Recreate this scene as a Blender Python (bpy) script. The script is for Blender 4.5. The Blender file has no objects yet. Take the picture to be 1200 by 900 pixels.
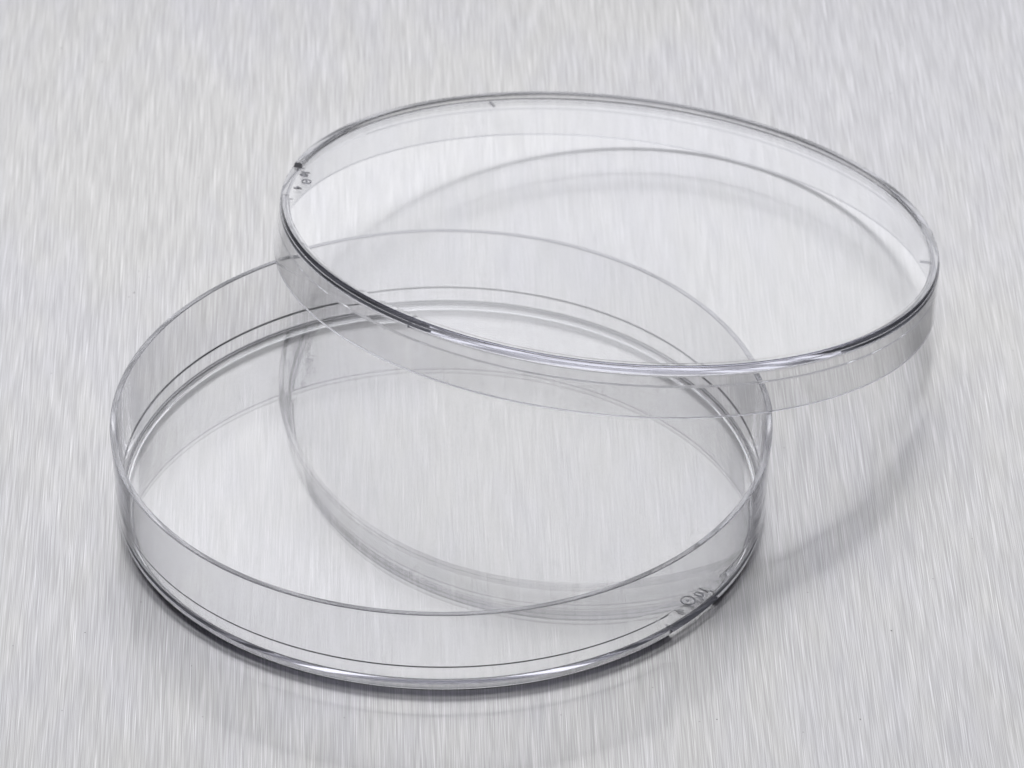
import bpy, math, random
import numpy as np
from mathutils import Matrix, Vector

# ------------------------------------------------------------------ camera
sc = bpy.context.scene
col = sc.collection
MM = 0.001
EL, DIST, ROLL, YAW, PITCH, FPX = 0.628604187, 718.021884, -0.00064253, 0.01321996, 0.02065647, 6197.84
d = Vector((0, -math.cos(EL), math.sin(EL)))
fw = -d; rt = Vector((1, 0, 0)); up = rt.cross(fw)
c, s = math.cos(YAW), math.sin(YAW); fw2 = fw*c+rt*s; rt2 = rt*c-fw*s
c, s = math.cos(PITCH), math.sin(PITCH); fw3 = fw2*c+up*s; up3 = up*c-fw2*s
c, s = math.cos(ROLL), math.sin(ROLL); rt4 = rt2*c+up3*s; up4 = up3*c-rt2*s
camd = bpy.data.cameras.new("camera"); cam = bpy.data.objects.new("camera", camd); col.objects.link(cam)
M = Matrix((( rt4.x, up4.x, -fw3.x, d.x*DIST*MM), (rt4.y, up4.y, -fw3.y, d.y*DIST*MM),
            (rt4.z, up4.z, -fw3.z, d.z*DIST*MM), (0, 0, 0, 1)))
cam.matrix_world = M
camd.sensor_width = 36; camd.lens = 36*FPX/1200
camd.clip_start = 0.01; camd.clip_end = 50
camd.dof.use_dof = True; camd.dof.focus_distance = 0.690; camd.dof.aperture_fstop = 72
sc.camera = cam
sc.render.filter_size = 1.1

# ------------------------------------------------------------------ world and studio lamps
w = bpy.data.worlds.new("World"); sc.world = w; w.use_nodes = True
w.node_tree.nodes['Background'].inputs[0].default_value = (0.80, 0.82, 0.90, 1)
w.node_tree.nodes['Background'].inputs[1].default_value = 0.12

def softbox(name, loc, target, sx, sy, radiance, colr=(1, 1, 1)):
    l = bpy.data.lights.new(name, 'AREA'); l.shape = 'RECTANGLE'; l.size = sx; l.size_y = sy
    l.energy = radiance*math.pi*sx*sy; l.color = colr
    o = bpy.data.objects.new(name, l); col.objects.link(o)
    o.location = loc
    o.rotation_euler = (Vector(target)-Vector(loc)).to_track_quat('-Z', 'Y').to_euler()
    return o
softbox("softbox_back", (0.0, 0.85, 0.64), (0, 0.0, 0.64), 0.87, 0.48, 1.88, (0.985, 0.985, 1.0))
softbox("reflector_back", (0.0, 0.85, 0.21), (0, 0.0, 0.21), 0.87, 0.38, 1.22, (0.955, 0.96, 1.0))
softbox("softbox_top", (0.10, 0.10, 1.0), (0, 0, 0), 0.5, 0.4, 0.9)
softbox("added_fill_front", (0.0, -1.0, 0.46), (0, 0, 0.46), 1.3, 0.88, 0.95, (0.97, 0.97, 1.0))  # unseen fill added behind the camera to brighten the clear walls

sc.view_settings.view_transform = 'Standard'; sc.view_settings.look = 'None'
sc.view_settings.exposure = 0.0; sc.view_settings.gamma = 1
cy = sc.cycles
cy.max_bounces = 120; cy.transmission_bounces = 110; cy.glossy_bounces = 90; cy.diffuse_bounces = 3
cy.caustics_reflective = True; cy.caustics_refractive = True; cy.blur_glossy = 0.0
cy.sample_clamp_indirect = 6.0
cy.use_denoising = True; cy.denoising_prefilter = 'ACCURATE'; cy.use_adaptive_sampling = False

# ------------------------------------------------------------------ materials
def new_mat(name):
    m = bpy.data.materials.new(name); m.use_nodes = True
    nt = m.node_tree; nt.nodes.clear()
    out = nt.nodes.new('ShaderNodeOutputMaterial')
    return m, nt, out

def brushed_steel():
    m, nt, out = new_mat("brushed_steel"); N = nt.nodes.new; L = nt.links.new
    tc = N('ShaderNodeTexCoord')
    def layer(rot, wx, wy, detail, off, rough=0.5):
        """noise stretched along the brushing; wx, wy = grain size in mm"""
        mp = N('ShaderNodeMapping'); mp.vector_type = 'POINT'
        r = N('ShaderNodeVectorRotate'); r.rotation_type = 'Z_AXIS'; r.inputs['Angle'].default_value = math.radians(rot)
        L(tc.outputs['Object'], r.inputs['Vector']); L(r.outputs[0], mp.inputs['Vector'])
        mp.inputs['Scale'].default_value = (1000/wx, 1000/wy, 1); mp.inputs['Location'].default_value = (off, off*1.7, 0)
        n = N('ShaderNodeTexNoise'); n.noise_dimensions = '2D'
        n.inputs['Scale'].default_value = 1; n.inputs['Detail'].default_value = detail
        n.inputs['Roughness'].default_value = rough
        # shear the lattice so that its rows never line up across the brushing
        sx = N('ShaderNodeSeparateXYZ'); L(mp.outputs[0], sx.inputs[0])
        k = N('ShaderNodeMath'); k.operation = 'MULTIPLY_ADD'; k.inputs[1].default_value = 0.37+0.011*(off % 13)
        L(sx.outputs[0], k.inputs[0]); L(sx.outputs[1], k.inputs[2])
        cb = N('ShaderNodeCombineXYZ'); L(sx.outputs[0], cb.inputs[0]); L(k.outputs[0], cb.inputs[1])
        L((cb if wx < 3 else mp).outputs[0], n.inputs['Vector']); return n.outputs['Fac']
    def rng(x, a, b, lo, hi):
        r = N('ShaderNodeMapRange'); L(x, r.inputs[0])
        for i, v in enumerate((a, b, lo, hi)): r.inputs[i+1].default_value = v
        return r.outputs[0]
    def op(o, a, b):
        n = N('ShaderNodeMath'); n.operation = o
        for i, v in enumerate((a, b)):
            if isinstance(v, (int, float)): n.inputs[i].default_value = v
            else: L(v, n.inputs[i])
        return n.outputs[0]
    base = -0.6
    fineA = layer(base+0.4, 0.115, 10, 1, 3.1)
    fineB = layer(base-0.6, 0.105, 8, 1, 17.3)
    fineC = layer(base, 0.14, 13, 0, 41.7)
    mid = layer(base, 0.9, 14, 1, 71.9)
    blot = layer(base, 5.0, 14, 3, 9.2)
    big = layer(0, 55, 60, 1, 5.2)
    g = op('ADD', op('MULTIPLY', fineA, 0.34), op('MULTIPLY', fineB, 0.34))
    g = op('ADD', g, op('MULTIPLY', fineC, 0.32))
    g = op('ADD', op('MULTIPLY', g, 0.94), op('MULTIPLY', mid, 0.02))
    g = op('ADD', g, op('MULTIPLY', blot, 0.03))
    val = rng(g, 0.40, 0.60, 0.335, 0.448)
    scr = rng(layer(base+0.8, 0.13, 10, 0, 133.0), 0.68, 0.80, 0.0, 0.09)
    scr2 = rng(layer(base-1.0, 0.12, 13, 0, 211.0), 0.68, 0.80, 0.0, 0.09)
    val = op('ADD', val, op('ADD', scr, scr2))
    # a few dark pits in the grain
    vo = N('ShaderNodeTexVoronoi'); vo.voronoi_dimensions = '2D'; vo.inputs['Scale'].default_value = 45
    L(tc.outputs['Object'], vo.inputs['Vector'])
    pit = rng(vo.outputs['Distance'], 0.003, 0.007, 0.7, 1.0)
    val = op('MULTIPLY', val, pit)
    # hue of the steel drifts very slightly between cool and warm
    mixc = N('ShaderNodeMix'); mixc.data_type = 'RGBA'
    hue = op('ADD', op('MULTIPLY', big, 0.6), op('MULTIPLY', blot, 0.4))
    L(rng(hue, 0.38, 0.62, 0, 1), mixc.inputs[0])
    mixc.inputs[6].default_value = (0.990, 0.985, 1.012, 1); mixc.inputs[7].default_value = (1.0, 0.993, 0.982, 1)
    vm = N('ShaderNodeVectorMath'); vm.operation = 'SCALE'; L(mixc.outputs[2], vm.inputs[0]); L(val, vm.inputs[3])
    tan = N('ShaderNodeCombineXYZ'); a = math.radians(-base)
    tan.inputs[0].default_value = -math.sin(-a); tan.inputs[1].default_value = math.cos(a)
    bump = N('ShaderNodeBump'); bump.inputs['Strength'].default_value = 1.0; bump.inputs['Distance'].default_value = 0.0000070
    L(g, bump.inputs['Height'])
    wide = N('ShaderNodeBsdfAnisotropic'); wide.inputs['Roughness'].default_value = 0.36; wide.inputs['Anisotropy'].default_value = 0.55
    L(vm.outputs[0], wide.inputs['Color']); L(tan.outputs[0], wide.inputs['Tangent']); L(bump.outputs[0], wide.inputs['Normal'])
    crisp = N('ShaderNodeBsdfAnisotropic'); crisp.inputs['Roughness'].default_value = 0.20; crisp.inputs['Anisotropy'].default_value = 0.55
    L(vm.outputs[0], crisp.inputs['Color']); L(tan.outputs[0], crisp.inputs['Tangent']); L(bump.outputs[0], crisp.inputs['Normal'])
    mx = N('ShaderNodeMixShader'); mx.inputs[0].default_value = 0.38
    L(wide.outputs[0], mx.inputs[1]); L(crisp.outputs[0], mx.inputs[2])
    fine = N('ShaderNodeBsdfAnisotropic'); fine.inputs['Roughness'].default_value = 0.085; fine.inputs['Anisotropy'].default_value = 0.4
    L(vm.outputs[0], fine.inputs['Color']); L(tan.outputs[0], fine.inputs['Tangent']); L(bump.outputs[0], fine.inputs['Normal'])
    mx2 = N('ShaderNodeMixShader'); mx2.inputs[0].default_value = 0.05
    L(mx.outputs[0], mx2.inputs[1]); L(fine.outputs[0], mx2.inputs[2])
    L(mx2.outputs[0], out.inputs[0])
    return m

def polystyrene():
    m, nt, out = new_mat("clear_polystyrene")
    g = nt.nodes.new('ShaderNodeBsdfGlass'); g.inputs['IOR'].default_value = 1.585
    g.inputs['Roughness'].default_value = 0.0; g.inputs['Color'].default_value = (0.9905, 0.9905, 0.993, 1)
    nt.links.new(g.outputs[0], out.inputs[0])
    return m
def duller_plastic(name, rough, colr, haze=0.0):
    """the same plastic where the mould is not polished: rim faces; lettering also tinted darker, for its refraction shade"""
    m, nt, out = new_mat(name)
    g = nt.nodes.new('ShaderNodeBsdfGlass'); g.inputs['IOR'].default_value = 1.585
    g.inputs['Roughness'].default_value = rough; g.inputs['Color'].default_value = colr
    d = nt.nodes.new('ShaderNodeBsdfDiffuse'); d.inputs[0].default_value = (0.45, 0.45, 0.47, 1)
    mx = nt.nodes.new('ShaderNodeMixShader'); mx.inputs[0].default_value = haze
    nt.links.new(g.outputs[0], mx.inputs[1]); nt.links.new(d.outputs[0], mx.inputs[2])
    nt.links.new(mx.outputs[0], out.inputs[0])
    return m
STEEL, PS = brushed_steel(), polystyrene()
PM = duller_plastic('matt_shade_polystyrene', 0.3, (0.6, 0.6, 0.63, 1))  # grey tint paints in the dark refraction lines of the raised marks
END = duller_plastic('frosted_polystyrene', 0.5, (0.9, 0.9, 0.92, 1), 0.4)
DM = duller_plastic('dark_matt_shade_polystyrene', 0.3, (0.42, 0.42, 0.45, 1))  # deeper tint for the same painted refraction dark, on the dish markings
RIM = duller_plastic('rim_polystyrene', 0.18, (0.92, 0.92, 0.935, 1))

# ------------------------------------------------------------------ helpers
def link(name, me, mat, parent=None):
    o = bpy.data.objects.new(name, me); col.objects.link(o); me.materials.append(mat)
    if parent: o.parent = parent
    return o

def rounded(poly):
    """poly: (r, z, radius, arc_steps, tag); tangent arcs at each corner -> (r, z, nr, nz, tag).
    Open polyline from axis to axis, running counter-clockwise in (r, z)."""
    out = []
    for i, (x, y, R, k, tag) in enumerate(poly):
        p = np.array((x, y), float)
        if i == 0 or i == len(poly)-1:
            out.append((x, y, 0.0, -1.0 if i == 0 else 1.0, tag)); continue
        a = np.array(poly[i-1][:2], float)-p; b = np.array(poly[i+1][:2], float)-p
        la, lb = np.linalg.norm(a), np.linalg.norm(b); a /= la; b /= lb
        na = np.array((-a[1], a[0])); nb = np.array((b[1], -b[0]))      # outward normals of the two legs
        if np.linalg.norm(a+b) < 1e-6:
            out.append((x, y, na[0], na[1], tag)); continue
        th = math.acos(max(-1, min(1, float(a@b))))
        t = min(R/math.tan(th/2), la*0.48, lb*0.48); R = t*math.tan(th/2)
        bis = (a+b)/np.linalg.norm(a+b); cen = p+bis*(R/math.sin(th/2))
        convex = (na@bis) < 0
        for j in range(k+1):
            f = j/k
            ang = np.arctan2(na[1], na[0]); ang2 = np.arctan2(nb[1], nb[0])
            dd = (ang2-ang+math.pi) % (2*math.pi)-math.pi
            q = ang+dd*f; n = np.array((math.cos(q), math.sin(q)))
            pt = cen+(n if convex else -n)*R
            out.append((pt[0], pt[1], n[0], n[1], tag))
    return out

def revolve(name, poly, level, gap, mat, parent, wob):
    """solid of revolution whose corners tagged 'ring' sink to z=level between the gap angles (degrees)."""
    prof = rounded(poly); g0, g1 = gap
    angs = list(np.arange(0, 360, 0.2))
    tr = 0.4
    for e, sgn in ((g0, -1), (g1, 1)):
        for f in (0, .12, .3, .5, .7, .88, 1.0): angs.append((e+sgn*tr*f) % 360)
    angs = sorted(set(round(a, 4) for a in angs))
    def wgt(a):
        m = (a-(g0+g1)/2+180) % 360-180; h = (g1-g0)/2
        x = (abs(m)-h)/tr
        return min(1, max(0, x))
    V, Nn = [], []
    P = len(prof); n = len(angs)
    for a in angs:
        ww = wgt(a); sm = ww*ww*(3-2*ww); r_ = math.radians(a); ca, sa = math.cos(r_), math.sin(r_)
        k = 1+wob*(-.073*math.cos(2*r_)+.039*math.sin(2*r_)-.085*math.cos(3*r_)-.174*math.sin(3*r_))/44.5
        for (r, z, nr, nz, tag) in prof[1:-1]:
            if tag == 'ring': z = level+(z-level)*(0.02+0.98*sm)
            if tag == 'kink':                       # the small step in the wall fades out at the gap in the foot
                rs = 42.95+(z-1.6)*0.0655
                wk = min(1, max(0, (abs((a-(g0+g1)/2+180) % 360-180)-(g1-g0)/2)/5.0)); wk = wk*wk*(3-2*wk)
                r = rs+(r-rs)*wk
                if wk == 0: nr, nz = -0.998, 0.0655
                elif wk < 1: nr, nz = None, None
            V.append((r*ca*k*MM, r*sa*k*MM, z*MM))
            if tag == 'ring' and ww < 1:
                sg = 1 if level > 3 else -1
                nr, nz = (0, sg) if ww == 0 else (None, None)
            Nn.append(None if nr is None else (nr*ca, nr*sa, nz))
    Q = P-2; F = []
    for i in range(n):
        j = (i+1) % n
        for k in range(Q-1):
            F.append((i*Q+k, j*Q+k, j*Q+k+1, i*Q+k+1))
    b = len(V); V.append((0, 0, prof[0][1]*MM)); Nn.append((0, 0, -1)); V.append((0, 0, prof[-1][1]*MM)); Nn.append((0, 0, 1))
    for i in range(n):
        j = (i+1) % n
        F.append((b, j*Q, i*Q)); F.append((b+1, i*Q+Q-1, j*Q+Q-1))
    me = bpy.data.meshes.new(name); me.from_pydata(V, [], F); me.validate()
    me.polygons.foreach_set('use_smooth', [True]*len(me.polygons))
    vn = [tuple(v.vector) for v in me.vertex_normals]
    me.normals_split_custom_set_from_vertices([q if q is not None else vn[i] for i, q in enumerate(Nn)])
    o = link(name, me, mat, parent); me.materials.append(RIM); me.materials.append(END)
    rim = {k for k in range(Q-1) if prof[k+1][4] == 'rim' and prof[k+2][4] == 'rim'}
    for i in range(n):
        for k in rim: me.polygons[i*(Q-1)+k].material_index = 1
        if 0 < wgt((angs[i]+angs[(i+1) % n])/2) < 1:
            for k in range(Q-1):
                if prof[k+1][4] == 'ring' or prof[k+2][4] == 'ring': me.polygons[i*(Q-1)+k].material_index = 2
    return o

def moulded_text(name, text, size, height, mirror, M4, mat, parent):
    cu = bpy.data.curves.new(name, 'FONT'); cu.body = text; cu.size = size*MM; cu.extrude = height*MM/4; cu.bevel_depth = height*MM/4; cu.bevel_resolution = 1
    cu.align_x = 'CENTER'; cu.align_y = 'CENTER'; cu.offset = 0.0; cu.resolution_u = 4
    o = bpy.data.objects.new(name, cu)
    me = bpy.data.meshes.new_from_object(o)
    bpy.data.objects.remove(o)
    if mirror:
        me.transform(Matrix.Scale(-1, 4, (1, 0, 0))); me.flip_normals()
    me.transform(Matrix.Scale(1.2, 4, (1, 0, 0))); me.transform(M4); me.name = name
    return link(name, me, mat, parent)

def moulded_circle(name, R, wd, height, M4, mat, parent):
    """ring with a dot at its centre"""
    V, F = [], []; n = 48
    for i in range(n):
        a = 2*math.pi*i/n
        for (r, z) in ((R-wd/2, 0), (R+wd/2, 0), (R+wd/2, 1), (R-wd/2, 1)):
            V.append((r*math.cos(a)*MM, r*math.sin(a)*MM, (z-.5)*height*MM))
    for i in range(n):
        j = (i+1) % n
        for k in range(4):
            F.append((i*4+k, j*4+k, j*4+(k+1) % 4, i*4+(k+1) % 4))
    b = len(V); m = 20; rd = R*0.24
    for z in (-.5, .5):
        for i in range(m):
            a = 2*math.pi*i/m; V.append((rd*math.cos(a)*MM, rd*math.sin(a)*MM, z*height*MM))
    for i in range(m):
        j = (i+1) % m; F.append((b+i, b+j, b+m+j, b+m+i))
    F.append(tuple(b+i for i in reversed(range(m)))); F.append(tuple(b+m+i for i in range(m)))
    me = bpy.data.meshes.new(name); me.from_pydata(V, [], F); me.transform(M4)
    import bmesh
    bm = bmesh.new(); bm.from_mesh(me); bmesh.ops.recalc_face_normals(bm, faces=bm.faces); bm.to_mesh(me); bm.free()
    return link(name, me, mat, parent)

def place(r, phi, z, turn=90):
    """matrix that puts flat lettering at polar position, letters upright towards the centre"""
    a = math.radians(phi)
    return Matrix.Translation((r*MM*math.cos(a), r*MM*math.sin(a), z*MM)) @ Matrix.Rotation(a+math.radians(turn), 4, 'Z')

# ------------------------------------------------------------------ the brushed metal surface
S = 0.9
me = bpy.data.meshes.new("metal_surface")
V = [(-S, -S, 0), (S, -S, 0), (S, S, 0), (-S, S, 0)]; V += [(x, y, -0.003) for x, y, z in V]
me.from_pydata(V, [], [(0, 1, 2, 3), (7, 6, 5, 4), (0, 4, 5, 1), (1, 5, 6, 2), (2, 6, 7, 3), (3, 7, 4, 0)])
surf = link("metal_surface", me, STEEL); surf["kind"] = "structure"

# ------------------------------------------------------------------ specks of dust lying on the steel
dm, nt, out = new_mat("dust_grey"); b = nt.nodes.new('ShaderNodeBsdfDiffuse'); b.inputs[0].default_value = (0.16, 0.16, 0.16, 1)
nt.links.new(b.outputs[0], out.inputs[0])
V, F = [], []; rnd = random.Random(4)
for (x, y) in [(-42.1, 52.9), (-44.1, 48.9), (-44.8, 47.8), (-46.7, -30.9), (58.9, -30.7), (35.2, -49.3), (53.6, -49.3), (-58.5, 116.4),
               (-52.0, 112.4), (68.2, 103.3), (30.8, 84.9), (-32.5, -38.0)]:
    a0 = rnd.uniform(0, 3.14); L1, L2, h = rnd.uniform(.08, .15), rnd.uniform(.04, .07), 0.04; b0 = len(V)
    for z in (0.0, h):
        for k in range(8):
            t = k*math.pi/4; p, q = L1*math.cos(t)*rnd.uniform(.7, 1), L2*math.sin(t)*rnd.uniform(.7, 1)
            V.append(((x+p*math.cos(a0)-q*math.sin(a0))*MM, (y+p*math.sin(a0)+q*math.cos(a0))*MM, (z+.001)*MM))
    for k in range(8): F.append((b0+k, b0+(k+1) % 8, b0+8+(k+1) % 8, b0+8+k))
    F.append(tuple(b0+k for k in reversed(range(8)))); F.append(tuple(b0+8+k for k in range(8)))
me = bpy.data.meshes.new("dust"); me.from_pydata(V, [], F)
dust = link("dust", me, dm); dust["kind"] = "stuff"; dust["label"] = "tiny grey specks of dust scattered on the brushed metal"; dust["category"] = "dust"

# ------------------------------------------------------------------ the dish
def thing(name, label, cat):
    o = bpy.data.objects.new(name, None); col.objects.link(o); o.empty_display_size = 0.01
    o["label"] = label; o["category"] = cat
    return o
HD = 13.05
dish = thing("petri_dish", "taller clear plastic dish, open side up, flat on brushed metal with lid leaning on it", "petri dish")
dish.location = (0, 0, 0.00001)
FZ = 0.82
dish_poly = [
    (0, FZ, 0, 0, ''),
    (41.8, FZ, 0, 0, ''), (42.30, FZ, .12, 3, 'ring'), (42.55, 0.0, .2, 4, 'ring'), (43.20, 0.0, .28, 6, 'ring'), (43.55, FZ-.02, .08, 3, 'ring'),
    (43.92, FZ, .12, 4, ''),
    (44.50, HD, .14, 6, 'rim'), (43.70, HD, .12, 5, 'rim'),
    (43.31, 6.0, .3, 1, ''), (43.222, 4.5, .3, 1, ''), (43.20, 4.1, .2, 3, 'kink'), (43.06, 3.85, .2, 3, 'kink'),
    (42.95, FZ+.80, .45, 6, ''),
    (0, FZ+.80, 0, 0, '')]
body = revolve("dish_body", dish_poly, FZ, (-46.4, -33.9), PS, dish, 1.0)
TG = 0.10
e = 0.004
moulded_text("size_marking", "10", 1.8, TG, True, place(42.3-.95, -34.9, FZ-TG/2-e), DM, dish)
moulded_text("cavity_number", "4", 1.8, TG, True, place(42.3-.75, -41.9, FZ-TG/2-e), DM, dish)
moulded_circle("circle_marking", 0.86, 0.19, TG, place(40.9, -38.4, FZ-TG/2-e), DM, dish)

# ------------------------------------------------------------------ the lid, leaning on the dish
lid = thing("dish_cover", "clear round plastic lid with short wall, propped tilted on the rim of the dish", "lid")
n = Vector((0.08826537, 0.15812045, 1.0)).normalized()
lid.location = (23.094356*MM, 42.032412*MM, 8.351571*MM+0.00003)
lid.rotation_mode = 'QUATERNION'
lid.rotation_quaternion = Vector((0, 0, 1)).rotation_difference(n)
HL = 7.66; LT = HL-.70
lid_poly = [
    (0, LT-.85, 0, 0, ''),
    (45.68, LT-.85, .35, 5, ''), (45.80, 4.6, .3, 3, ''), (45.98, 4.35, .3, 3, ''),
    (46.20, 0.0, .16, 6, 'rim'), (46.95, 0.0, .18, 6, 'rim'),
    (46.62, LT, .12, 4, ''),
    (46.50, LT+.04, .06, 2, 'ring'), (46.42, HL, .24, 5, 'ring'), (45.45, HL, .2, 4, 'ring'), (45.28, LT, .12, 3, 'ring'),
    (44.8, LT, 0, 0, ''), (0, LT, 0, 0, '')]
revolve("lid_body", lid_poly, LT, (165.1, 178.9), PS, lid, 0.0)
moulded_text("size_marking", "10", 1.65, TG, False, place(45.2-.75, 167.2, LT+TG/2+e), PM, lid)
moulded_text("cavity_number", "4", 1.65, TG, False, place(45.2-.70, 173.9, LT+TG/2+e), PM, lid)
moulded_circle("circle_marking", 0.66, 0.13, TG, place(43.6, 170.6, LT+TG/2+e), PM, lid)
for ang in (111.0, -128.3, -4.2):
    V = []; a = math.radians(ang)
    L0, L1, hw, z0, z1 = 43.9, 45.55, 0.10, LT-.85-.35, LT-.85-e
    for z in (z0, z1):
        for r, t in ((L0, -hw), (L1, -hw), (L1, hw), (L0, hw)):
            V.append(((r*math.cos(a)-t*math.sin(a))*MM, (r*math.sin(a)+t*math.cos(a))*MM, z*MM))
    me = bpy.data.meshes.new("vent_rib")
    me.from_pydata(V, [], [(3, 2, 1, 0), (4, 5, 6, 7), (0, 1, 5, 4), (1, 2, 6, 5), (2, 3, 7, 6), (3, 0, 4, 7)])
    link("vent_rib", me, PM, lid)
